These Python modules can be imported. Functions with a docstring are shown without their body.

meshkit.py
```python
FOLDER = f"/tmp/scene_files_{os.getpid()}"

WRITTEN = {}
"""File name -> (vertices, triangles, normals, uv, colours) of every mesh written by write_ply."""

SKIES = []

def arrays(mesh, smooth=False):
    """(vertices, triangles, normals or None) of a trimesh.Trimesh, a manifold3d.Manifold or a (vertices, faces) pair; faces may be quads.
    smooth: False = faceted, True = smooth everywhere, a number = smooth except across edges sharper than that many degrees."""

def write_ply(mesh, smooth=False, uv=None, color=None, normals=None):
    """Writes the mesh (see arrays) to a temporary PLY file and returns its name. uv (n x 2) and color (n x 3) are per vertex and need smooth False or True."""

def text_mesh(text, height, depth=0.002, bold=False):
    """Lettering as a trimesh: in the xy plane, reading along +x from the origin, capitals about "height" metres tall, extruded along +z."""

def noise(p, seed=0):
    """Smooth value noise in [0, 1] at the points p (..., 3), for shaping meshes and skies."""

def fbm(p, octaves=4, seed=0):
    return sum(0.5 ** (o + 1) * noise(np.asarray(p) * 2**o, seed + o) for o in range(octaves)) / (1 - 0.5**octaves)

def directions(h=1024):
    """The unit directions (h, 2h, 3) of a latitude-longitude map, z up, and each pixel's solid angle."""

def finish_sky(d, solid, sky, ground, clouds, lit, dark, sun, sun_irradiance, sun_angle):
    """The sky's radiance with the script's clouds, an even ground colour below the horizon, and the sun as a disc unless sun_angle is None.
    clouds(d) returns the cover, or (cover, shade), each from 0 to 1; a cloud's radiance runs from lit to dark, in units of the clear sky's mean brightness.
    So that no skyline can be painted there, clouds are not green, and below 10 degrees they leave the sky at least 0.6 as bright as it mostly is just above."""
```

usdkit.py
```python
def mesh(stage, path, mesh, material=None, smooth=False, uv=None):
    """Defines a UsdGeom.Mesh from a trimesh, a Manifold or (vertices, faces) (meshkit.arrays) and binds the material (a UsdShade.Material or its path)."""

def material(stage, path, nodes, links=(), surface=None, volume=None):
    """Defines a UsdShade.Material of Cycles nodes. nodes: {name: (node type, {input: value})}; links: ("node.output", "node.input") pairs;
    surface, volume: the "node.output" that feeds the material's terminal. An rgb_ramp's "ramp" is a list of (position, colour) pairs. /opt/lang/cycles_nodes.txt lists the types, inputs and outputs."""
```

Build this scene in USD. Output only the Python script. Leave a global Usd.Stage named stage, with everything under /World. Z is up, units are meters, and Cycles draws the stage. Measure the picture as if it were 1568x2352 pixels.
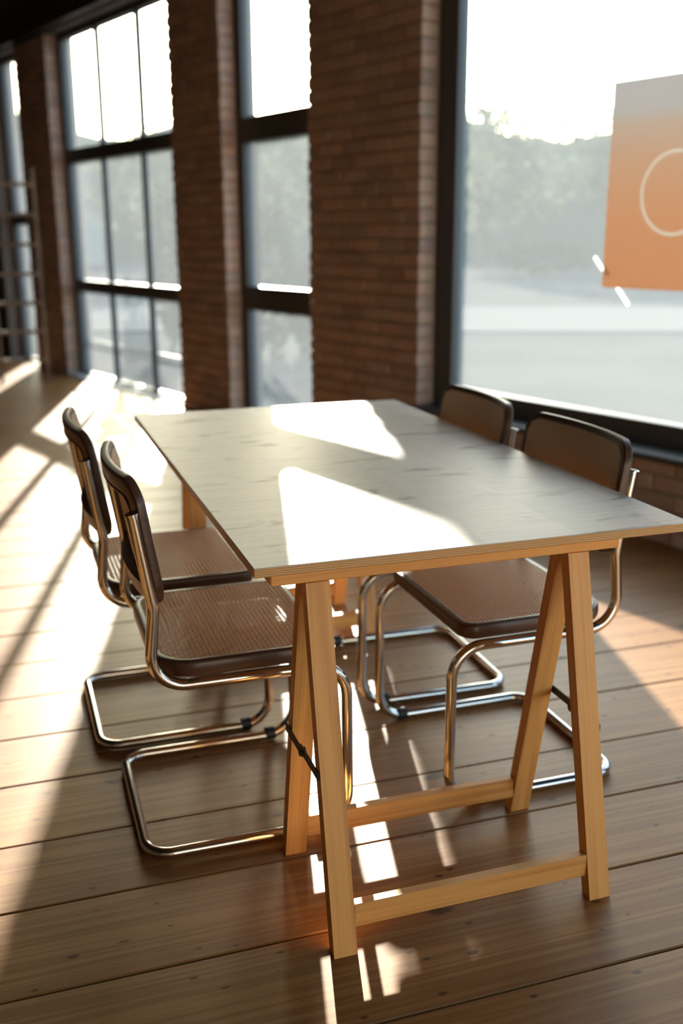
import math, random
import numpy as np
import trimesh
from shapely.geometry import Polygon, LineString, box as sbox
from shapely import affinity
from pxr import Usd, UsdGeom, UsdShade, UsdLux, Gf, Sdf
import usdkit, meshkit

rng = random.Random(7)
nrng = np.random.default_rng(7)
stage = Usd.Stage.CreateInMemory()
UsdGeom.SetStageUpAxis(stage, 'Z')
UsdGeom.SetStageMetersPerUnit(stage, 1.0)
UsdGeom.Xform.Define(stage, '/World')
UsdGeom.Scope.Define(stage, '/World/Looks')
PI = math.pi

# ------------------------------------------------------------------ camera
F_PX, YAW, PITCH, ROLL = 2339.3, 0.3159, 0.2680, -0.0057
CAM = np.array([-0.3747, -1.6361, 1.3006])
cam = UsdGeom.Camera.Define(stage, '/World/camera')
fw = np.array([math.sin(YAW) * math.cos(PITCH), math.cos(YAW) * math.cos(PITCH), -math.sin(PITCH)])
rt = np.array([math.cos(YAW), -math.sin(YAW), 0.0])
up0 = np.cross(rt, fw)
cr = math.cos(ROLL) * rt + math.sin(ROLL) * up0
cu = -math.sin(ROLL) * rt + math.cos(ROLL) * up0
m = np.eye(4)
m[0, :3], m[1, :3], m[2, :3], m[3, :3] = cr, cu, -fw, CAM
cam.AddTransformOp().Set(Gf.Matrix4d(m.tolist()))
cam.CreateHorizontalApertureAttr(24.0)
cam.CreateVerticalApertureAttr(36.0)
cam.CreateFocalLengthAttr(24.0 * F_PX / 1568)
cam.CreateFStopAttr(2.2)
cam.CreateFocusDistanceAttr(1.85)
cam.CreateClippingRangeAttr(Gf.Vec2f(0.05, 500))
cam.CreateExposureAttr(0.55)

# ------------------------------------------------------------------ light
SUN_AZ, SUN_TAN = math.radians(13.0), 0.275
SUN_EL = math.atan(SUN_TAN)
sund = np.array([math.sin(SUN_AZ) * math.cos(SUN_EL), math.cos(SUN_AZ) * math.cos(SUN_EL), math.sin(SUN_EL)])
sun = UsdLux.DistantLight.Define(stage, '/World/sun')
sun.CreateIntensityAttr(5.5)
sun.CreateAngleAttr(0.7)
sun.CreateNormalizeAttr(True)
sun.CreateColorAttr(Gf.Vec3f(1.0, 0.92, 0.81))
z_ = sund
x_ = np.cross([0, 0, 1.0], z_); x_ /= np.linalg.norm(x_)
y_ = np.cross(z_, x_)
ms = np.eye(4); ms[0, :3], ms[1, :3], ms[2, :3] = x_, y_, z_
sun.AddTransformOp().Set(Gf.Matrix4d(ms.tolist()))

SKY = usdkit.material(stage, '/World/Looks/sky', {
    'sky': ('sky_texture', {'sky_type': 'multiple_scattering', 'sun_disc': False, 'sun_elevation': SUN_EL, 'sun_rotation': SUN_AZ,
                            'air_density': 1.0, 'aerosol_density': 2.2, 'ozone_density': 1.0, 'altitude': 50.0}),
    'bg': ('background_shader', {'strength': 0.36}),
    'wb': ('mix', {'mix_type': 'multiply', 'fac': 1.0, 'color2': (1.0, .935, .805)}),
}, [('sky.color', 'wb.color1'), ('wb.color', 'bg.color')], surface='bg.background')
dome = UsdLux.DomeLight.Define(stage, '/World/sky_dome')
dome.CreateIntensityAttr(1.0)
UsdShade.MaterialBindingAPI.Apply(dome.GetPrim()).Bind(SKY)

# ------------------------------------------------------------------ helpers
_used = {}
def free(parent, name):
    base = f'{parent}/{name}'
    n = _used.get(base, 0)
    _used[base] = n + 1
    return base if n == 0 else f'{base}_{n:03d}'

def pth(x):
    return str(x.GetPath()) if hasattr(x, 'GetPath') else x

def tag(p, label=None, cat=None, group=None, kind=None):
    p = p.GetPrim() if hasattr(p, 'GetPrim') else p
    for k, v in (('label', label), ('category', cat), ('group', group), ('kind', kind)):
        if v:
            p.SetCustomDataByKey(k, v)
    return p

def thing(name, label=None, cat=None, loc=(0, 0, 0), rotz=0.0, group=None, kind=None, parent='/World'):
    x = UsdGeom.Xform.Define(stage, free(pth(parent), name))
    x.AddTranslateOp().Set(Gf.Vec3d(*map(float, loc)))
    if rotz:
        x.AddRotateZOp().Set(float(rotz))
    tag(x, label, cat, group, kind)
    return x.GetPrim()

def obj(name, mesh, mat, parent='/World', smooth=False, label=None, cat=None, group=None, kind=None, mtx=None):
    p = usdkit.mesh(stage, free(pth(parent), name), mesh, MAT[mat], smooth=smooth)
    if mtx is not None:
        UsdGeom.Xformable(p).AddTransformOp().Set(Gf.Matrix4d(np.asarray(mtx).T.tolist()))
    return tag(p, label, cat, group, kind)

def cbox(sx, sy, sz, c=0.002):
    """chamfered box centred on the origin"""
    c = min(c, sx * .45, sy * .45, sz * .45)
    h = np.array([sx, sy, sz]) / 2
    pts = []
    for a in range(3):
        for sg in np.ndindex(2, 2, 2):
            s = np.array(sg) * 2 - 1
            q = h - c
            q[a] = h[a]
            pts.append(s * q)
    return trimesh.convex.convex_hull(np.array(pts))

def pbox(x0, x1, y0, y1, z0, z1, c=0.0):
    b = trimesh.creation.box([x1 - x0, y1 - y0, z1 - z0]) if c == 0 else cbox(x1 - x0, y1 - y0, z1 - z0, c)
    b.apply_translation([(x0 + x1) / 2, (y0 + y1) / 2, (z0 + z1) / 2])
    return b

def frame_mtx(origin, ex, ey, ez):
    M = np.eye(4)
    M[:3, 0], M[:3, 1], M[:3, 2], M[:3, 3] = ex, ey, ez, origin
    return M

def fillet(pts, radii, seg=8):
    pts = [np.array(p, float) for p in pts]
    out = [pts[0]]
    for i in range(1, len(pts) - 1):
        a, b, c, r = pts[i - 1], pts[i], pts[i + 1], radii[i]
        d0, d1 = (a - b), (c - b)
        l0, l1 = np.linalg.norm(d0), np.linalg.norm(d1)
        d0, d1 = d0 / l0, d1 / l1
        ang = math.acos(np.clip(d0 @ d1, -1, 1))
        t = min(r / math.tan(ang / 2), l0 * .49, l1 * .49) if r > 0 else 0
        if t <= 1e-6:
            out.append(b); continue
        r2 = t * math.tan(ang / 2)
        bis = d0 + d1; bis /= np.linalg.norm(bis)
        ctr = b + bis * (r2 / math.sin(ang / 2))
        p0, p1 = b + d0 * t, b + d1 * t
        v0, v1 = p0 - ctr, p1 - ctr
        w = math.acos(np.clip(v0 @ v1 / (r2 * r2), -1, 1))
        for k in range(seg + 1):
            f = k / seg
            out.append(ctr + (math.sin((1 - f) * w) * v0 + math.sin(f * w) * v1) / math.sin(w))
    out.append(pts[-1])
    return np.array(out)

def tube(path, r, n=14, cap=True):
    P = np.array(path, float)
    T = np.gradient(P, axis=0)
    d = np.diff(P, axis=0); d /= np.linalg.norm(d, axis=1, keepdims=True)
    T = np.vstack([d[:1], d[:-1] + d[1:], d[-1:]])
    T /= np.linalg.norm(T, axis=1, keepdims=True)
    a = np.array([0, 0, 1.0]) if abs(T[0][2]) < .9 else np.array([1.0, 0, 0])
    N = np.cross(T[0], a); N /= np.linalg.norm(N)
    V = []
    rr = np.broadcast_to(r, len(P))
    for i in range(len(P)):
        N = N - T[i] * (N @ T[i]); N /= np.linalg.norm(N)
        B = np.cross(T[i], N)
        th = np.arange(n) / n * 2 * PI
        V.append(P[i] + rr[i] * (np.cos(th)[:, None] * N + np.sin(th)[:, None] * B))
    V = np.vstack(V)
    Fc = []
    for i in range(len(P) - 1):
        for k in range(n):
            a0, a1 = i * n + k, i * n + (k + 1) % n
            Fc += [[a0, a1, a1 + n], [a0, a1 + n, a0 + n]]
    if cap:
        c0, c1 = len(V), len(V) + 1
        V = np.vstack([V, P[:1], P[-1:]])
        e = (len(P) - 1) * n
        for k in range(n):
            Fc += [[c0, (k + 1) % n, k], [c1, e + k, e + (k + 1) % n]]
    return trimesh.Trimesh(V, np.array(Fc), process=False)

def prism(poly_xy, z0, z1):
    p = Polygon(poly_xy)
    e = trimesh.creation.extrude_polygon(p, z1 - z0, engine='earcut')
    e.apply_translation([0, 0, z0])
    return e

cat_ = trimesh.util.concatenate

# ------------------------------------------------------------------ materials
MAT = {}
def mat(name, nodes, links, surface, volume=None):
    MAT[name] = usdkit.material(stage, f'/World/Looks/{name}', nodes, links, surface=surface, volume=volume)

def simple(name, color, rough=.5, metal=0., **kw):
    mat(name, {'p': ('principled_bsdf', {'base_color': color, 'roughness': rough, 'metallic': metal, **kw})}, [], 'p.BSDF')

def wood(name, dark, light, tint=(1, 1, 1), scale=(1., 1., 1.), rough=.4, rings=18., noise=3., bump=.15, var=.25, coat=0., knots=None, specks=None, rot=(0, 0, 0), spec=.5, fine=260.):
    """grain along object x; scale stretches it"""
    n = {
        'tc': ('texture_coordinate', {}), 'oi': ('object_info', {}),
        'rnd': ('combine_xyz', {}), 'r7': ('math', {'math_type': 'multiply', 'value2': 37.0}),
        'off': ('vector_math', {'math_type': 'add'}),
        'mp': ('mapping', {'scale': scale, 'rotation': rot}),
        'n1': ('noise_texture', {'scale': noise, 'detail': 2.5, 'roughness': .55, 'distortion': .4}),
        'nm': ('math', {'math_type': 'multiply', 'value2': rings}),
        'sn': ('math', {'math_type': 'sine'}),
        'sm': ('map_range', {'from_min': -1.0, 'from_max': 1.0}),
        'mf': ('mapping', {'scale': (scale[0] * .35, scale[1] * 1.0, scale[2]), 'rotation': rot}),
        'n2': ('noise_texture', {'scale': fine / 10, 'detail': 3.0, 'roughness': .65}),
        'mixf': ('mix_float', {'fac': .55}),
        'ramp': ('rgb_ramp', {'ramp': [(0.15, dark), (0.85, light)]}),
        'hv': ('map_range', {'from_min': 0.0, 'from_max': 1.0, 'to_min': 1 - var, 'to_max': 1 + var}),
        'hsv': ('hsv', {}),
        'p': ('principled_bsdf', {'roughness': rough, 'coat_weight': coat, 'coat_roughness': .18, 'specular_ior_level': spec, 'specular_tint': tint}),
    }
    l = [('oi.random', 'r7.value1'), ('r7.value', 'rnd.x'), ('r7.value', 'rnd.y'), ('tc.object', 'off.vector1'), ('rnd.vector', 'off.vector2'),
         ('off.vector', 'mp.vector'), ('mp.vector', 'n1.vector'), ('n1.fac', 'nm.value1'), ('nm.value', 'sn.value1'), ('sn.value', 'sm.value'),
         ('off.vector', 'mf.vector'), ('mf.vector', 'n2.vector'), ('sm.result', 'mixf.a'), ('n2.fac', 'mixf.b'), ('mixf.result', 'ramp.fac'),
         ('ramp.color', 'hsv.color'), ('oi.random', 'hv.value'), ('hv.result', 'hsv.value'),
         ]
    if bump >= .14:
        n['bmp'] = ('bump', {'strength': bump, 'distance': .002})
        l += [('mixf.result', 'bmp.height'), ('bmp.normal', 'p.normal')]
    last = 'hsv.color'
    if knots:
        kscale, kstretch, kcol, kmax = knots
        n |= {'km': ('mapping', {'scale': kstretch}), 'kd': ('noise_texture', {'scale': 22.0, 'detail': 3.0}),
              'ka': ('vector_math', {'math_type': 'multiply_add', 'vector2': (.03, .03, .03)}),
              'kv': ('voronoi_texture', {'scale': kscale, 'randomness': 1.0, 'dimensions': '2D'}),
              'ks': ('separate_color', {}), 'kp': ('math', {'math_type': 'power', 'value2': 3.0}), 'kt': ('math', {'math_type': 'multiply', 'value2': kmax}),
              'ke': ('math', {'math_type': 'subtract'}), 'kr': ('map_range', {'range_type': 'smoothstep', 'from_min': -.012, 'from_max': .03, 'to_min': .0, 'to_max': .85}), 'kx': ('mix', {'color2': kcol})}
        l += [('off.vector', 'kd.vector'), ('kd.color', 'ka.vector1'), ('off.vector', 'ka.vector3'), ('ka.vector', 'km.vector'), ('km.vector', 'kv.vector'),
              ('kv.color', 'ks.color'), ('ks.g', 'kp.value1'), ('kp.value', 'kt.value1'), ('kt.value', 'ke.value1'), ('kv.distance', 'ke.value2'), ('ke.value', 'kr.value'),
              ('kr.result', 'kx.fac'), (last, 'kx.color1')]
        last = 'kx.color'
    if specks:
        kscale, kstretch, kcol, kmax = specks
        n |= {'qm': ('mapping', {'scale': kstretch}), 'qv': ('voronoi_texture', {'scale': kscale, 'randomness': 1.0, 'dimensions': '2D'}),
              'qs': ('separate_color', {}), 'qt': ('math', {'math_type': 'multiply', 'value2': kmax}),
              'qd': ('math', {'math_type': 'subtract'}), 'qr': ('map_range', {'range_type': 'smoothstep', 'from_min': -.02, 'from_max': .02, 'to_min': .0, 'to_max': .8}), 'qx': ('mix', {'color2': kcol})}
        l += [('off.vector', 'qm.vector'), ('qm.vector', 'qv.vector'), ('qv.color', 'qs.color'), ('qs.r', 'qt.value1'), ('qt.value', 'qd.value1'), ('qv.distance', 'qd.value2'),
              ('qd.value', 'qr.value'), ('qr.result', 'qx.fac'), (last, 'qx.color1')]
        last = 'qx.color'
    l.append((last, 'p.base_color'))
    mat(name, n, l, 'p.BSDF')

wood('floor_wood', (.205, .082, .025), (.345, .168, .054), tint=(1., .86, .68), scale=(.45, 20., 20.), spec=.42, rough=.38, specks=(12., (.5, 1., 1.), (.04, .018, .008), .07), rings=22, noise=1.7, bump=.12, var=.14, knots=(4.2, (.45, 1.1, 1.0), (.05, .021, .009), .085), fine=120.)
wood('pine', (.47, .195, .048), (.74, .365, .108), scale=(.5, 22., 22.), rough=.45, spec=.35, rings=14, noise=1.5, bump=.08, var=.06)
wood('chair_wood', (.052, .021, .011), (.105, .044, .022), scale=(2., 20., 20.), rough=.33, rings=10, noise=2., bump=.04, var=.08, spec=.45)
wood('old_timber', (.03, .016, .010), (.07, .038, .022), scale=(1., 8., 8.), rough=.55, bump=.15)
wood('rack_wood', (.10, .055, .03), (.20, .115, .065), scale=(1., 10., 10.), rough=.55)

# pale plywood with streaky flakes on the face and plies on the edge
mat('plywood', {
    'tc': ('texture_coordinate', {}), 'g': ('geometry', {}), 'sx': ('separate_xyz', {}),
    'mp': ('mapping', {'scale': (3.2, 11., 1.)}),
    'n1': ('noise_texture', {'scale': 1.35, 'detail': 3.0, 'roughness': .5, 'distortion': 1.1}),
    'r1': ('rgb_ramp', {'ramp': [(.0, (0, 0, 0)), (.585, (0, 0, 0)), (.70, (1, 1, 1)), (1., (1, 1, 1))]}),
    'mg': ('mapping', {'scale': (4., 160., 1.)}),
    'n2': ('noise_texture', {'scale': 1.0, 'detail': 4.0}),
    'r2': ('rgb_ramp', {'ramp': [(.3, (.57, .455, .375)), (.7, (.69, .57, .48))]}),
    'mx': ('mix', {'color2': (.20, .135, .08)}),
    'st': ('separate_xyz', {}), 'sx1': ('math', {'math_type': 'multiply', 'value2': 5.2}), 'sx2': ('math', {'math_type': 'floor'}),
    'wn': ('white_noise_texture', {'dimensions': '1D'}), 'wr': ('map_range', {'to_min': .91, 'to_max': 1.06}), 'wh': ('hsv', {}),
    'fm': ('math', {'math_type': 'multiply', 'value2': .75}),
    'po': ('separate_xyz', {}),
    'pz': ('math', {'math_type': 'multiply', 'value2': 240.}),
    'pf': ('math', {'math_type': 'fraction'}),
    'pr': ('rgb_ramp', {'ramp': [(.0, (.40, .20, .075)), (.40, (.43, .22, .085)), (.6, (.62, .37, .16)), (1., (.58, .33, .14))]}),
    'ab': ('math', {'math_type': 'greater_than', 'value2': .6}),
    'fx': ('mix', {}),
    'p': ('principled_bsdf', {'roughness': .45, 'specular_ior_level': .3}),
}, [('tc.object', 'mp.vector'), ('mp.vector', 'n1.vector'), ('n1.fac', 'r1.fac'), ('tc.object', 'mg.vector'), ('mg.vector', 'n2.vector'), ('n2.fac', 'r2.fac'),
    ('r1.color', 'fm.value1'), ('fm.value', 'mx.fac'), ('tc.object', 'st.vector'), ('st.x', 'sx1.value1'), ('sx1.value', 'sx2.value1'), ('sx2.value', 'wn.w'), ('wn.value', 'wr.value'), ('wr.result', 'wh.value'), ('r2.color', 'wh.color'), ('wh.color', 'mx.color1'),
    ('g.true_normal', 'sx.vector'), ('sx.z', 'ab.value1'),
    ('tc.object', 'po.vector'), ('po.z', 'pz.value1'), ('pz.value', 'pf.value1'), ('pf.value', 'pr.fac'),
    ('ab.value', 'fx.fac'), ('pr.color', 'fx.color1'), ('mx.color', 'fx.color2'), ('fx.color', 'p.base_color')], 'p.BSDF')

simple('chrome', (.62, .60, .57), .13, 1.0)
simple('black_metal', (.012, .012, .013), .45)
simple('black_plastic', (.01, .01, .011), .5)
simple('cane', (.62, .33, .155), .6, specular_ior_level=.25)
simple('back_cane', (.64, .44, .29), .6, specular_ior_level=.25)
simple('frame_paint', (.055, .052, .05), .45)
simple('frame_brown', (.10, .05, .025), .5)
simple('mortar', (.27, .20, .16), .9)
simple('subfloor', (.012, .009, .007), .9)
simple('dark_plaster', (.10, .085, .075), .85)
simple('white_plaster', (.78, .70, .60), .9)
mat('white_tape', {'d': ('diffuse_bsdf', {'color': (.9, .9, .88)}), 't': ('translucent_bsdf', {'color': (.97, .97, .95)}), 'm': ('mix_closure', {'fac': .85})}, [('d.BSDF', 'm.closure1'), ('t.BSDF', 'm.closure2')], 'm.closure')
mat('concrete', {'p': ('diffuse_bsdf', {'color': (.125, .124, .12)})}, [], 'p.BSDF')
simple('threshold_stone', (.5, .48, .45), .8)
simple('render_wall', (.16, .15, .145), .85)
simple('roof_tile', (.16, .12, .11), .8)

mat('brick', {
    'oi': ('object_info', {}), 'g': ('geometry', {}),
    'n': ('noise_texture', {'scale': 26.0, 'detail': 2.5, 'roughness': .65}),
    'r': ('rgb_ramp', {'ramp': [(0., (.42, .29, .235)), (.25, (.54, .355, .275)), (.55, (.62, .405, .31)), (.8, (.58, .40, .32)), (1., (.46, .325, .27))]}),
    'mx': ('mix', {'mix_type': 'multiply', 'fac': .55}),
    'p': ('principled_bsdf', {'roughness': .75}),
}, [('g.position', 'n.vector'), ('oi.random', 'r.fac'), ('r.color', 'mx.color1'), ('n.color', 'mx.color2'), ('mx.color', 'p.base_color')], 'p.BSDF')

# dusty glass: clear, a faint mirror, and a thin film of dust that lights up against the sun
mat('glass', {
    'tr': ('transparent_bsdf', {'color': (.93, .95, .94)}),
    'gl': ('glossy_bsdf', {'color': (1, 1, 1), 'roughness': .02}),
    'fr': ('layer_weight', {'blend': .5}),
    'fp': ('math', {'math_type': 'power', 'value2': 4.0}),
    'fs': ('math', {'math_type': 'multiply_add', 'value2': .55, 'value3': .02}),
    'm1': ('mix_closure', {}),
    'du': ('translucent_bsdf', {'color': (.86, .88, .87)}),
    'm2': ('mix_closure', {'fac': .032}),
}, [('fr.facing', 'fp.value1'), ('fp.value', 'fs.value1'), ('fs.value', 'm1.fac'), ('tr.BSDF', 'm1.closure1'), ('gl.BSDF', 'm1.closure2'),
    ('m1.closure', 'm2.closure1'), ('du.BSDF', 'm2.closure2')], 'm2.closure')

# poster: orange paper with a printed ring, veiling glare painted in as grey at the head, some daylight comes through the sheet
mat('poster_print_veil', {
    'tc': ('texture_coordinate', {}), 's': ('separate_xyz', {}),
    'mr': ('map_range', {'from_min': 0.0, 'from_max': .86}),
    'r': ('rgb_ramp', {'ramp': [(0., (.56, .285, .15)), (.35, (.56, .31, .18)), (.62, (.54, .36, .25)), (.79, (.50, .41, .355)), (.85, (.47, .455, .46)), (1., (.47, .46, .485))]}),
    'sub': ('vector_math', {'math_type': 'subtract', 'vector2': (4.575, 0., .394)}),
    'flat': ('vector_math', {'math_type': 'multiply', 'vector2': (1., 0., 1.)}),
    'len': ('vector_math', {'math_type': 'length'}),
    'cmp': ('math', {'math_type': 'compare', 'value2': .165, 'value3': .0068}),
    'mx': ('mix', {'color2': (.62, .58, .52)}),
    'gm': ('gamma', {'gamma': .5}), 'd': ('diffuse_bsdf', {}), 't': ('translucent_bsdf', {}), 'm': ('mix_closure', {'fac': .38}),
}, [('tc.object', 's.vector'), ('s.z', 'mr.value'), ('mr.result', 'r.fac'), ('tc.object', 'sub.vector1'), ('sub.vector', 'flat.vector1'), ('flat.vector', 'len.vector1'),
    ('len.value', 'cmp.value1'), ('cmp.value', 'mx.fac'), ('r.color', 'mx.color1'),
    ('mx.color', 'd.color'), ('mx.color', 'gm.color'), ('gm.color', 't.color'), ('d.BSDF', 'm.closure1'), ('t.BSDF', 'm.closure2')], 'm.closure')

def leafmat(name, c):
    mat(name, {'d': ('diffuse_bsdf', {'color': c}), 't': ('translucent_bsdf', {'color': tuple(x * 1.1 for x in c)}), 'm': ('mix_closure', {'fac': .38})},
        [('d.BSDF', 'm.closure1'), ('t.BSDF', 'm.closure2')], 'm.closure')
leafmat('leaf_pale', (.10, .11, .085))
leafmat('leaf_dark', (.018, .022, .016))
mat('gravel', {'g': ('geometry', {}), 'n': ('noise_texture', {'scale': .6, 'detail': 6.0, 'roughness': .6}), 'r': ('rgb_ramp', {'ramp': [(.3, (.066, .067, .065)), (.7, (.090, .091, .088))]}),
               'p': ('diffuse_bsdf', {})}, [('g.position', 'n.vector'), ('n.fac', 'r.fac'), ('r.color', 'p.color')], 'p.BSDF')

# ------------------------------------------------------------------ the window wall: s runs along it, d into the room, z up
WP = np.array([.925, 6.472, 0.])
WU = np.array([.301, -.9536, 0.]); WU /= np.linalg.norm(WU)
WN = np.array([WU[1], -WU[0], 0.])
def W(s, d=0., z=0.):
    return WP + WU * s + WN * d + np.array([0, 0, z])
WM = frame_mtx(WP, WU, -WN, [0, 0, 1])      # local x = s, local y = outwards (-d), local z
assert np.linalg.det(WM[:3, :3]) > 0
def wbox(s0, s1, d0, d1, z0, z1, c=0.):
    """box in wall coordinates, returned in wall-local axes"""
    return pbox(s0, s1, -d1, -d0, z0, z1, c)

DIN, DOUT = .12, -.155
ZTOP, ZCEIL = 3.0, 3.72
X_LEFT, Y_BACK, Y_FAR = -4.6, -4.6, 13.2

# floor: pine boards that run across, their right ends cut along the window wall
def wall_x(y, d=0.):
    # x on the line at distance d from the wall
    q = WP + WN * d
    return q[0] + (y - q[1]) * WU[0] / WU[1]
floor = thing('floor', kind='structure', label='old pine plank floor with dark gaps', cat='floor')
ys = [-.282, -.028, .223, .462, .728, .98, 1.235, 1.49, 1.745, 2.0, 2.257, 2.462, 2.667]
while ys[-1] < Y_FAR - .2:
    ys.append(ys[-1] + rng.uniform(.225, .27))
while ys[0] > Y_BACK + .2:
    ys.insert(0, ys[0] - rng.uniform(.235, .27))
obj('subfloor', prism([(X_LEFT, Y_BACK), (wall_x(Y_BACK, -.1), Y_BACK), (wall_x(Y_FAR, -.1), Y_FAR), (X_LEFT, Y_FAR)], -.09, -.026), 'subfloor', floor)
for a, b in zip(ys[:-1], ys[1:]):
    g0, g1 = rng.uniform(.0012, .0032), rng.uniform(.0012, .0032)
    y0, y1 = a + g0, b - g1
    dz = rng.uniform(-.0012, .0008)
    x0, xa, xb = X_LEFT, wall_x(y0, -.03), wall_x(y1, -.03)
    c = .0025
    mid = np.array([(x0 + xa) / 2, (y0 + y1) / 2, 0])
    V = []
    for (e, z) in ((0, -.024), (0, -c), (c, 0.)):
        V += [[x0 + e, y0 + e, z + dz], [xa - e, y0 + e, z + dz], [xb - e, y1 - e, z + dz], [x0 + e, y1 - e, z + dz]]
    pm = trimesh.convex.convex_hull(np.array(V) - mid)
    M = np.eye(4); M[:3, 3] = mid
    obj('plank', pm, 'floor_wood', floor, mtx=M)

# brickwork --------------------------------------------------------
CH, BL = .075, .2255
def brick_face(parent, s0, s1, z0, z1, limit=290, both=True, course0=0):
    """running bond bricks of half-brick depth between s0 and s1 on the room side of the wall"""
    k = 0
    nc = int(math.ceil((z1 - z0) / CH))
    for ci in range(nc):
        zb = z0 + ci * CH
        zt = min(zb + CH - .010, z1)
        if zt - zb < .02:
            continue
        edges = [s0]
        x = s0 + (BL if (ci + course0) % 2 == 0 else BL / 2)
        while x < s1 - .06:
            edges.append(x); x += BL
        edges.append(s1)
        for ea, eb in zip(edges[:-1], edges[1:]):
            a = ea + (.005 if ea > s0 else rng.uniform(-.005, .004))
            b = eb - (.005 if eb < s1 else rng.uniform(-.005, .004))
            pr = rng.uniform(-.004, .003)
            bm = cbox(b - a, .112, zt - zb, .0045)
            M = WM @ frame_mtx([(a + b) / 2, -(DIN + pr) + .056, (zb + zt) / 2], [1, 0, 0], [0, 1, 0], [0, 0, 1])
            if k < limit:
                obj('brick', bm, 'brick', parent, mtx=M)
            k += 1
    return k

def pillar(s0, s1, label, z1=ZTOP):
    p = thing('brick_pillar', label, 'pillar', kind='structure')
    obj('mortar_core', wbox(s0 + .006, s1 - .006, DOUT, DIN - .010, -.05, z1), 'mortar', p, mtx=WM)
    return p
S0 = (-2.91, -2.10)   # between the far slit window and the grid window
S1 = (.275, 1.02)     # between the grid window and the narrow window
S2 = (2.05, 3.083)    # between the narrow window and the big window
for sp, lab in ((S0, 'dark red brick pillar behind the wooden ladder rack'), (S1, 'dark brick pillar between the gridded window and the narrow window'),
                (S2, 'wide brown brick pillar left of the big window with the poster')):
    pr = pillar(*sp, lab)
    nb = brick_face(pr, sp[0], sp[1], 0., ZTOP)
wr = thing('wall_right', 'brick window wall with a dark timber header', 'wall', kind='structure')
obj('header', wbox(-9.3, 12.5, DOUT, DIN - .02, ZTOP, ZCEIL), 'dark_plaster', wr, mtx=WM)
obj('header_beam', wbox(-9.3, 12.5, DIN - .02, DIN + .06, ZTOP + .02, ZTOP + .26, .006), 'old_timber', wr, mtx=WM)
obj('infill', wbox(-9.3, -3.73, DOUT, DIN, -.05, ZTOP), 'dark_plaster', wr, mtx=WM)
BW1 = 6.35
BX0, BX1 = 6.95, 10.6
obj('infill', wbox(BW1, BX0, DOUT, DIN, -.05, ZTOP), 'dark_plaster', wr, mtx=WM)
obj('infill', wbox(BX1, 12.5, DOUT, DIN, -.05, ZTOP), 'dark_plaster', wr, mtx=WM)
obj('infill', wbox(BX0, BX1, DOUT, DIN, -.05, .355), 'dark_plaster', wr, mtx=WM)
obj('window_sill', wbox(BX0, BX1, -.02, DIN + .045, .358, .388, .006), 'frame_paint', wr, mtx=WM)
obj('parapet_core', wbox(S2[1] - .006, BW1, DOUT, DIN - .010, -.05, .35), 'mortar', wr, mtx=WM)
brick_face(wr, S2[1], BW1, 0., .355, course0=1)
obj('window_sill', wbox(S2[1] - .004, BW1, -.02, DIN + .045, .358, .388, .006), 'frame_paint', wr, mtx=WM)

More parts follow.
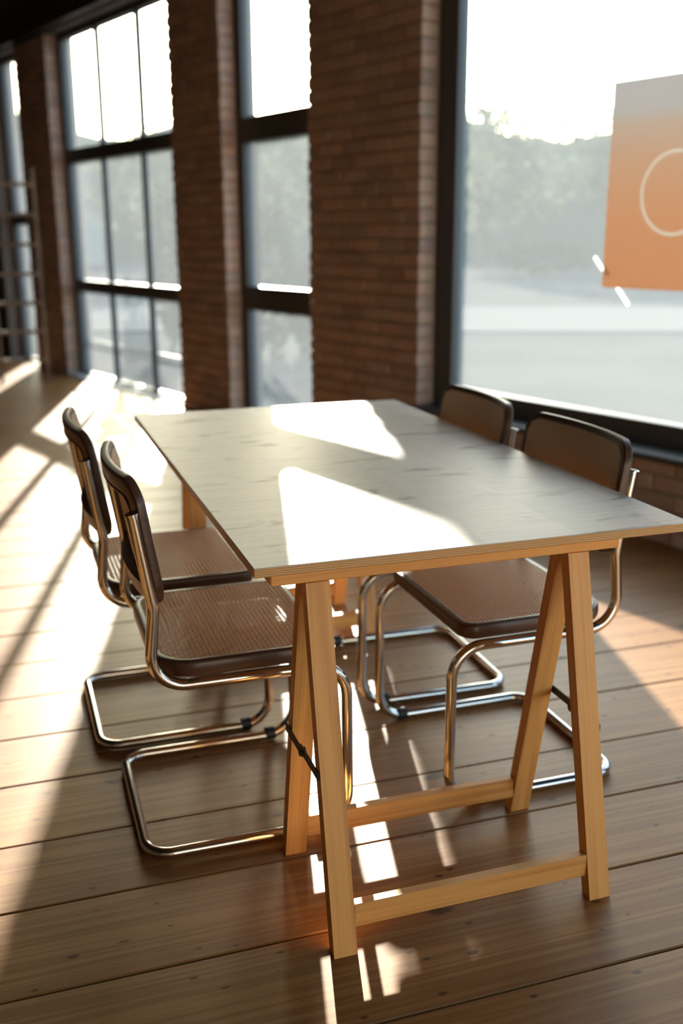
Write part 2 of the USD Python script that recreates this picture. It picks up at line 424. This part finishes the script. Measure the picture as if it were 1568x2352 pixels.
# windows ----------------------------------------------------------
def window(n, s0, s1, z0, z1, stile, mullions, transoms, label, head=.055, sill=.06, mw=.036):
    w = thing(f'window_{n}', label, 'window', kind='structure')
    FD = .075
    fr = lambda nm, a, b, c, d, dd=FD: obj(nm, wbox(a, b, -dd, 0., c, d, .004), 'frame_paint', w, mtx=WM)
    fr('stile', s0, s0 + stile, z0, z1); fr('stile', s1 - stile, s1, z0, z1)
    fr('head_rail', s0 + stile, s1 - stile, z1 - head, z1); fr('bottom_rail', s0 + stile, s1 - stile, z0, z0 + sill)
    zz = [z0 + sill] + [q for t in transoms for q in t] + [z1 - head]
    for a, b in transoms:
        fr('transom', s0 + stile, s1 - stile, a, b)
    ss = [s0 + stile] + [q for q in mullions] + [s1 - stile]
    for k in range(0, len(zz), 2):
        for i in range(len(ss) - 1):
            a = ss[i] + (mw / 2 if i else 0)
            b = ss[i + 1] - (mw / 2 if i < len(ss) - 2 else 0)
            obj('pane', wbox(a - .004, b + .004, -.044, -.038, zz[k] - .004, zz[k + 1] + .004), 'glass', w, mtx=WM)
            if i:
                obj('mullion', wbox(a - mw, a, -.060, -.012, zz[k], zz[k + 1], .003), 'frame_paint', w, mtx=WM)
    return w
window(1, -2.10, .275, 0., ZTOP, .075, [-1.29, -.50], [(.785, .89), (1.915, 2.035)], 'tall dark framed window divided into nine panes', sill=.03, mw=.04)
window(2, 1.02, 2.05, 0., ZTOP, .075, [], [(.785, .945), (1.88, 2.04)], 'narrow tall window with three stacked panes', sill=.05)
window(3, S2[1], BW1, .388, ZTOP, .140, [], [], 'big undivided window with the orange poster hung on it', sill=.10)
window(5, BX0, BX1, .388, ZTOP, .125, [], [], 'undivided window added out of view to the right for side light', sill=.10)  # unseen window, added so side light reaches the trestle fronts
window(4, -3.73, -2.91, 0., ZTOP, .075, [], [(1.40, 1.50)], 'slim far window behind the wooden ladder rack', sill=.03)
obj('threshold', wbox(-2.10, .275, 0.0, DIN, -.02, .012, .003), 'threshold_stone', wr, mtx=WM)
obj('threshold', wbox(1.02, 2.05, 0.0, DIN, -.02, .012, .003), 'threshold_stone', wr, mtx=WM)
obj('threshold', wbox(-3.73, -2.91, 0.0, DIN, -.02, .012, .003), 'threshold_stone', wr, mtx=WM)
# the rest of the room shell
cx = lambda y, d: wall_x(y, d)
obj('wall_left', pbox(X_LEFT - .2, X_LEFT, Y_BACK - .2, Y_FAR + .2, -.05, ZCEIL), 'dark_plaster', kind='structure', label='dark wall left of the camera', cat='wall')
xe = cx(Y_BACK, -.1) + .1
BWX0, BWX1, BWZ0, BWZ1 = 2.3, 4.2, .4, 3.3
wb = thing('wall_back', 'plastered wall behind the camera', 'wall', kind='structure')
for q in ((X_LEFT, BWX0, -.05, ZCEIL), (BWX1, xe, -.05, ZCEIL), (BWX0, BWX1, -.05, BWZ0), (BWX0, BWX1, BWZ1, ZCEIL)):
    obj('wall_panel', pbox(q[0], q[1], Y_BACK - .2, Y_BACK, q[2], q[3]), 'white_plaster', wb)
w6 = thing('window_6', 'unseen wide window added behind the camera for fill light', 'window', kind='structure')  # unseen opening, added and sized to raise the fill from behind right
for a, b, c, d in ((BWX0, BWX1, BWZ0, BWZ0 + .08), (BWX0, BWX1, BWZ1 - .08, BWZ1), (BWX0, BWX0 + .08, BWZ0 + .08, BWZ1 - .08), (BWX1 - .08, BWX1, BWZ0 + .08, BWZ1 - .08), (3.22, 3.28, BWZ0 + .08, BWZ1 - .08)):
    obj('rail', pbox(a, b, Y_BACK - .12, Y_BACK - .05, c, d, .004), 'frame_paint', w6)
for a, b in ((BWX0 + .08, 3.22), (3.28, BWX1 - .08)):
    obj('pane', pbox(a - .004, b + .004, Y_BACK - .09, Y_BACK - .084, BWZ0 + .076, BWZ1 - .076), 'glass', w6)
obj('wall_far', pbox(X_LEFT, cx(Y_FAR, -.1) + .1, Y_FAR, Y_FAR + .2, -.05, ZCEIL), 'dark_plaster', kind='structure', label='dark end wall far left', cat='wall')
obj('ceiling', prism([(X_LEFT - .2, Y_BACK - .2), (cx(Y_BACK - .2, -.1), Y_BACK - .2), (cx(Y_FAR + .2, -.1), Y_FAR + .2), (X_LEFT - .2, Y_FAR + .2)], ZCEIL, ZCEIL + .2), 'old_timber', kind='structure', label='dark timber ceiling', cat='ceiling')

# ------------------------------------------------------------------ table: plywood sheet on two trestles
TW, TL, TZ, TT = .894, 1.647, .740, .018
tt = cbox(TW, TL, TT, .0012); 
M = np.eye(4); M[:3, 3] = [TW / 2, TL / 2, TZ - TT / 2]
obj('tabletop', tt, 'plywood', mtx=M, label='pale plywood table board lying across two wooden trestles', cat='table top')

def trestle(loc, label, group=None):
    t = thing('trestle', label, 'trestle', loc)
    zr = TZ - TT
    A, B = .27, .172           # half width between legs, half spread of the feet
    LW, LT = .046, .029        # leg section
    zt = zr - .036
    obj('top_rail', pbox(-.358, .364, -.03, .03, zt, zr, .002), 'pine', t)
    legs = {}
    for sx in (-1, 1):
        for sy in (-1, 1):
            # a leg leaning in y; its inside face meets its partner under the rail
            foot = np.array([sx * A, sy * B, 0.]); top = np.array([sx * A, sy * .017, zt])
            ez = top - foot; L = np.linalg.norm(ez); ez /= L
            ex = np.array([1., 0, 0]); ey = np.cross(ez, ex)
            # cut square to the floor: build as a sheared prism
            V = []
            hy = LT / 2 / abs(ez[2])
            for (p, zc) in ((foot, 0.), (top, zt)):
                for a, b in ((-1, -1), (1, -1), (1, 1), (-1, 1)):
                    V.append([p[0] + a * LW / 2, p[1] + b * hy, zc])
            V = np.array(V)
            mid = V.mean(0)
            # object x along the leg so the grain runs with it
            R = frame_mtx(mid, ez, ex, np.cross(ez, ex))
            Vl = (np.linalg.inv(R) @ np.c_[V, np.ones(8)].T).T[:, :3]
            obj('leg', trimesh.convex.convex_hull(Vl), 'pine', t, mtx=R)
    for sy in (-1, 1):
        zc0, zc1 = .044, .092
        yc = sy * (B + (.017 - B) * ((zc0 + zc1) / 2) / zt)
        obj('crossbar', pbox(-A + LW / 2, A - LW / 2, yc - .011, yc + .011, zc0, zc1, .002), 'pine', t)
    for sx in (-1, 1):
        x = sx * (A + LW / 2 + .003)
        zs = .335
        ye = (B + (.017 - B) * zs / zt)
        st = cat_([pbox(x - .0015, x + .0015, -ye - .01, .012, zs - .008, zs + .008), pbox(x + sx * .003 - .0015, x + sx * .003 + .0015, -.012, ye + .01, zs - .008, zs + .008)])
        s_ = obj('stay', st, 'black_metal', t, label='black folding metal stay')
        piv = trimesh.creation.cylinder(.009, .012, sections=16); piv.apply_transform(trimesh.transformations.rotation_matrix(PI / 2, [0, 1, 0])); piv.apply_translation([x, 0, zs - .003])
        obj('pivot', piv, 'black_metal', s_)
    return t
TRX = .399
trestle((TRX, .079, 0), 'pine trestle under the near end of the table, nearest the camera')
trestle((.424, 1.508, 0), 'pine trestle under the far end of the table, half hidden by chairs')

# ------------------------------------------------------------------ cantilever chairs
def rrect(w, h, r, n=8):
    """closed outline, anticlockwise, (points, outward normals); r = per-corner radii (pp, np, nn, pn)"""
    P, N = [], []
    for k, (sx, sy) in enumerate(((1, 1), (-1, 1), (-1, -1), (1, -1))):
        c = np.array([sx * (w / 2 - r[k]), sy * (h / 2 - r[k])])
        for i in range(n + 1):
            a = k * PI / 2 + i / n * PI / 2
            d = np.array([math.cos(a), math.sin(a)])
            P.append(c + r[k] * d); N.append(d)
    # subdivide the straight sides
    P2, N2 = [], []
    for i in range(len(P)):
        j = (i + 1) % len(P)
        P2.append(P[i]); N2.append(N[i])
        L = np.linalg.norm(P[j] - P[i])
        if L > .03:
            q = int(L / .025)
            for t in range(1, q):
                P2.append(P[i] + (P[j] - P[i]) * t / q); N2.append(N[i])
    return np.array(P2), np.array(N2)

def ring(w, h, r, width, thick, n=14, pw=3.0):
    """rounded bar bent into a rounded rectangle, outer size w x h, lying in xy"""
    P, N = rrect(w, h, r)
    P = P - N * width / 2
    th = np.arange(n) / n * 2 * PI
    prof = np.stack([np.sign(np.cos(th)) * np.abs(np.cos(th)) ** (2 / pw) * width / 2, np.sign(np.sin(th)) * np.abs(np.sin(th)) ** (2 / pw) * thick / 2], 1)
    V = []
    for p, nn in zip(P, N):
        for a, b in prof:
            V.append([*(p + nn * a), b])
    m_ = len(P); Fc = []
    for i in range(m_):
        for k in range(n):
            a0, a1 = i * n + k, i * n + (k + 1) % n
            b0, b1 = ((i + 1) % m_) * n + k, ((i + 1) % m_) * n + (k + 1) % n
            Fc += [[a0, b0, b1], [a0, b1, a1]]
    t = trimesh.Trimesh(np.array(V), np.array(Fc), process=False)
    if t.volume < 0:
        t.invert()
    return t

def cane_mesh(w, h, r, pitch=.0105, wd=.0019, seg=.03):
    """woven cane: pairs of strands both ways and two sets of diagonals, as flat ribbons"""
    poly = Polygon(rrect(w, h, r)[0])
    V, Fc = [], []
    def strand(p, q, z, wid):
        ls = LineString([p, q]).intersection(poly)
        if ls.is_empty or ls.length < .004:
            return
        a, b = np.array(ls.coords[0]), np.array(ls.coords[-1])
        d = (b - a); L = np.linalg.norm(d); d /= L
        nn = np.array([-d[1], d[0]]) * wid / 2
        k = max(1, int(L / seg)); base = len(V)
        for i in range(k + 1):
            c = a + d * L * i / k
            for e, zz in ((-1, -.0003), (1, -.0003), (1, .0003), (-1, .0003)):
                V.append([*(c + nn * e), z + zz])
        for i in range(k):
            o = base + 4 * i
            for e in range(4):
                f = (e + 1) % 4
                Fc.append([o + e, o + f, o + 4 + f]); Fc.append([o + e, o + 4 + f, o + 4 + e])
    big = w + h
    for x in np.arange(-w / 2, w / 2, pitch):
        for e in (-.00145, .00145):
            strand((x + e, -big), (x + e, big), .0006, wd)
    for y in np.arange(-h / 2, h / 2, pitch):
        for e in (-.00145, .00145):
            strand((-big, y + e), (big, y + e), -.0002, wd)
    for c in np.arange(-big, big, pitch):
        strand((-big, -big + c + pitch / 2), (big, big + c + pitch / 2), .0012, wd * 1.1)
        strand((-big, big + c + pitch / 2), (big, -big + c + pitch / 2), -.0010, wd * 1.1)
    return trimesh.Trimesh(np.array(V), np.array(Fc), process=False)

HY = .228
def chair(label, loc, rotz):
    t = thing('dining_chair', label, 'chair', loc, rotz, group='tubular cantilever chairs around the table')
    prof = [(-.219, .772), (-.188, .578), (-.205, .400), (.220, .400), (.222, .0125), (-.228, .0125)]
    rad = [0, .09, .072, .075, .075, .055]
    pts = [(x, -HY, z) for x, z in prof] + [(x, HY, z) for x, z in reversed(prof)]
    path = fillet(pts, rad + rad[::-1], seg=10)
    fr = obj('tube_frame', tube(path, .0125, 18), 'chrome', t, smooth=40, label='bent chrome steel tube')
    for sy in (-1, 1):
        d = np.array([-.031, 0, .194]); d /= np.linalg.norm(d)
        p0 = np.array([-.219, sy * HY, .772])
        obj('end_cap', tube([p0 - d * .002, p0 + d * .003, p0 + d * .005], [.0142, .0142, .011], 18), 'chrome', fr, smooth=30)
        for x in (.155,):
            gl = trimesh.creation.cylinder(.0165, .024, sections=18); gl.apply_transform(trimesh.transformations.rotation_matrix(PI / 2, [0, 1, 0]))
            gl.apply_translation([x, sy * HY, .0165])
            obj('glide', gl, 'black_plastic', fr, smooth=30, label='black plastic floor glide')
    # seat
    SW, SH = .385, .460
    r = (.040, .085, .085, .040)
    sr = ring(SW, SH, r, .026, .036, pw=3.2); sr.apply_translation([.0025, 0, .431])
    seat = obj('seat', sr, 'chair_wood', t, smooth=35, label='brown wooden seat frame')
    cm = cane_mesh(SW - .034, SH - .034, (.03, .07, .07, .03)); cm.apply_translation([.0025, 0, .4470])
    obj('seat_cane', cm, 'cane', seat, kind='stuff', label='woven cane seat panel')
    # backrest: x = height on the panel, y = across, z = thickness; then bent
    BWD, BHT = .470, .272
    zc = .706
    def bend(mm, lift=0.):
        v = np.array(mm.vertices)
        h, y, q = v[:, 0], v[:, 1], v[:, 2] + lift
        z = zc + h
        bow = .034 * (1 - (y / .235) ** 2)
        x = -.168 - .155 * (z - .585) - bow
        # thickness along the local normal
        sl = 2 * .034 * y / .235 ** 2          # dx/dy of the bow
        nl = np.sqrt(1 + sl ** 2 + .155 ** 2)
        mm.vertices = np.stack([x + q / nl, y - q * sl / nl, z + q * .155 / nl], 1)
        return mm
    rb = (.055, .055, .075, .075)
    rb = (.055, .055, .055, .055)
    bk = obj('backrest', bend(ring(BHT, BWD, rb, .046, .022, pw=4.5)), 'chair_wood', t, smooth=35, label='dark wooden curved backrest frame')
    obj('back_cane', bend(cane_mesh(BHT - .034, BWD - .034, (.04, .04, .04, .04), pitch=.0085, wd=.0024), .0118), 'back_cane', bk, kind='stuff', label='woven cane back panel')
    obj('spline', bend(ring(BHT - .074, BWD - .074, (.035, .035, .035, .035), .005, .004), -.0105), 'chair_wood', bk, smooth=40)
    return t

def copy(root, label, loc, rotz):
    r = thing(root.GetName(), label, root.GetCustomDataByKey('category'), loc, rotz, group=root.GetCustomDataByKey('group'))
    r.GetReferences().AddInternalReference(root.GetPath())
    for k, v in (('label', label),):
        r.SetCustomDataByKey(k, v)
    r.SetInstanceable(True)
    return r
ch0 = chair('cane-seated chrome chair on the left side of the table, nearest the camera', (.050, .535, 0), 0.0001)
copy(ch0, 'cane-seated chrome chair on the left side, farther from the camera', (.000, 1.062, 0), 0.6)
copy(ch0, 'cane-seated chrome chair on the right side, nearest the camera', (.736, .530, 0), 180.5)
copy(ch0, 'cane-seated chrome chair on the right side by the far table corner', (.722, 1.078, 0), 179.0)

# ------------------------------------------------------------------ poster and tape on the big window
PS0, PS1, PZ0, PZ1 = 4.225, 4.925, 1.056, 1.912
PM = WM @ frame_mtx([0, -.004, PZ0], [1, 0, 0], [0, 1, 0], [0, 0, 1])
obj('poster', pbox(PS0, PS1, -.0006, .0006, 0, PZ1 - PZ0), 'poster_print_veil', mtx=PM, label='orange poster with a thin pale ring hung on the big window', cat='poster')
dd = np.array([.181, 0, -.193]); dd /= np.linalg.norm(dd)
for (sc, zc_, ln, lab) in ((4.166, 1.158, .078, 'short white strip stuck on the glass left of the lower corner of the orange poster'),
                           (4.312, 1.020, .100, 'white strip stuck on the glass just under the orange poster')):
    TM = WM @ frame_mtx([sc, .0366, zc_], dd, [-dd[2], 0, dd[0]], [0, -1, 0])
    obj('tape_strip', cbox(ln, .014, .0016, .0004), 'white_tape', mtx=TM, label=lab, cat='strip', group='white strips on the big window')

# ------------------------------------------------------------------ wooden ladder rack far left
lr = thing('ladder_rack', 'wooden ladder rack standing in the dark far left corner', 'ladder', (-.02, 8.05, 0), 0)
RS, RH = .40, 1.86
for k in range(4):
    b = pbox(-.011, .011, -.03, .03, -RH / 2, RH / 2, .003)
    R = frame_mtx([-RS * k, 0, RH / 2], [0, 0, 1], [0, 1, 0], [-1, 0, 0])
    bb = pbox(-RH / 2, RH / 2, -.018, .018, -.016, .016, .003)
    obj('upright', bb, 'rack_wood', lr, mtx=R)
for k in range(7):
    z = .20 + k * .253
    bb = pbox(-RS * 3 / 2, RS * 3 / 2, -.012, .012, -.016, .016, .003)
    obj('rung', bb, 'rack_wood', lr, mtx=frame_mtx([-RS * 1.5, -.022, z], [1, 0, 0], [0, 1, 0], [0, 0, 1]))

# ------------------------------------------------------------------ outdoors
gr = trimesh.creation.cylinder(140., .38, sections=64); gr.apply_translation([0, 0, -.31])
obj('ground', gr, 'gravel', kind='structure', label='pale gravel yard outside the windows', cat='ground')

def foliage(c, rad, n, size, seed, mode='ball'):
    g = np.random.default_rng(seed)
    d = g.normal(size=(n, 3)); d /= np.linalg.norm(d, axis=1, keepdims=True)
    lump = .62 + .55 * meshkit.fbm(d * 2.1 + seed, 3, seed)
    rr = lump * g.uniform(.35, 1.0, n) ** .5
    P = np.array(c) + d * rr[:, None] * np.array(rad)
    P[:, 2] = np.maximum(P[:, 2], -.1)
    a = g.normal(size=(n, 3)); a /= np.linalg.norm(a, axis=1, keepdims=True)
    b = np.cross(a, g.normal(size=(n, 3))); b /= np.linalg.norm(b, axis=1, keepdims=True)
    s = size * g.uniform(.6, 1.2, n)[:, None]
    V = np.stack([P - a * s, P + b * s * .5, P + a * s, P - b * s * .5], 1).reshape(-1, 3)
    i = np.arange(n)[:, None] * 4
    Fc = np.vstack([i + [0, 1, 2], i + [0, 2, 3]])
    return trimesh.Trimesh(V, Fc, process=False)

def az_point(px, dist, z=0.):
    """a spot outdoors along a compass bearing given by a photo column, at a ground distance"""
    th = YAW + math.atan((px - 784) / (F_PX * math.cos(PITCH) + 180))
    return np.array([CAM[0] + math.sin(th) * dist, CAM[1] + math.cos(th) * dist, z])

def tree(px, dist, h, w, label, seed, leaf='leaf_pale', n=2600):
    b = az_point(px, dist, -.12)
    t = thing('tree', label, 'tree', b, group=None)
    tr = [tube([[0, 0, -.1], [.05, 0, h * .3], [0, .06, h * .62]], [.16, .12, .06], 10)]
    g = random.Random(seed)
    for k in range(5):
        a = g.uniform(0, 2 * PI); z0 = h * g.uniform(.28, .5)
        tr.append(tube([[0, 0, z0], [math.cos(a) * w * .25, math.sin(a) * w * .25, z0 + h * .16], [math.cos(a) * w * .4, math.sin(a) * w * .4, z0 + h * .3]], [.07, .045, .02], 7))
    obj('trunk', cat_(tr), 'old_timber', t, smooth=40)
    obj('crown', foliage((0, 0, h * .62), (w / 2, w / 2, h * .42), n, .16, seed), leaf, t)

def shrub(name, px, dist, h, w, label, seed, leaf='leaf_dark', n=1500, cat='shrub'):
    b = az_point(px, dist, -.12)
    s = thing(name, label, cat, b)
    obj('stem', tube([[0, 0, -.05], [.02, 0, h * .5]], [.03, .015], 7), 'old_timber', s)
    obj('foliage', foliage((0, 0, h * .5), (w / 2, w / 2, h * .55), n, .07, seed), leaf, s)

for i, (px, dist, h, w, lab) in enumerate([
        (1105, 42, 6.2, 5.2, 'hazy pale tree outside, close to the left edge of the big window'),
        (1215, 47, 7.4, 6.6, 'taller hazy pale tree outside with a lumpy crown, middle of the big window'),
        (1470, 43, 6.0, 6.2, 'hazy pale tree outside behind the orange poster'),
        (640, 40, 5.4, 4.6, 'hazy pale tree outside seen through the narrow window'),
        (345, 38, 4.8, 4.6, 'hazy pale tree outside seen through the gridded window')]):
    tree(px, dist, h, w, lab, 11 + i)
# wooded rise behind the trees
hv, hf = [], []
hn = 160
for k in range(hn + 1):
    th = YAW + math.radians(-55 + 110 * k / hn)
    d0 = np.array([math.sin(th), math.cos(th), 0])
    ht = 5.6 + 4.2 * meshkit.fbm(np.array([[k * .16, .3, 0]]), 4, 5)[0]
    for dd, zz in ((58, -.4), (60, ht * .55), (64, ht * .85), (70, ht), (80, ht * .9), (95, -.4)):
        q = CAM * np.array([1, 1, 0]) + d0 * dd
        hv.append([q[0], q[1], zz])
for k in range(hn):
    for r in range(5):
        a = k * 6 + r
        hf += [[a, a + 6, a + 7], [a, a + 7, a + 1]]
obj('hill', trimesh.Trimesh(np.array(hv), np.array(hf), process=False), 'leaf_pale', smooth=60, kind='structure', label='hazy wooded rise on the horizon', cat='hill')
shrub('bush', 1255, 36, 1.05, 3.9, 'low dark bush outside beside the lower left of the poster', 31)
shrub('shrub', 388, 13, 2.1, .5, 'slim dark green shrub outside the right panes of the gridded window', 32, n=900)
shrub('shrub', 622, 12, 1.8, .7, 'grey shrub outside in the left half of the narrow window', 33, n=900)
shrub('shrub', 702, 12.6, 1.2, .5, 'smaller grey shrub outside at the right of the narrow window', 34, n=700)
# pale kerb path across the yard, in wall axes
pa, pb = az_point(-300, 17.), az_point(2300, 17.)
e = (pb - pa); e /= np.linalg.norm(e); f = np.array([-e[1], e[0], 0])
obj('path', prism([tuple((pa)[:2]), tuple((pb)[:2]), tuple((pb + f * 5.)[:2]), tuple((pa + f * 5.)[:2])], -.3, -.09), 'concrete', kind='structure', label='pale concrete path crossing the yard outside', cat='path')
# pale building far off to the left
bd = thing('building', 'pale grey building far across the yard, behind the left panes of the gridded window', 'building')
b0, b1 = az_point(-260, 50), az_point(236, 50)
bx = (b1 - b0); bl = np.linalg.norm(bx); bx /= bl; by = np.array([-bx[1], bx[0], 0])
BM = frame_mtx(b0, bx, by, [0, 0, 1])
obj('wall', pbox(0, bl, 0, 8, -.3, 4.6), 'render_wall', bd, mtx=BM)
obj('roof', pbox(-.4, bl + .4, -.5, 8.5, 4.6, 4.85), 'roof_tile', bd, mtx=BM)
# low rail in front of the grid window
rl = thing('guard_rail', 'thin grey guard rail outside across the lowest panes of the gridded window', 'rail')
obj('bar', wbox(-2.3, .5, -.118, -.110, .300, .325), 'black_metal', rl, mtx=WM)
for s in (-2.25, .45):
    obj('post', wbox(s - .012, s + .012, -.140, -.118, -.12, .325), 'black_metal', rl, mtx=WM)
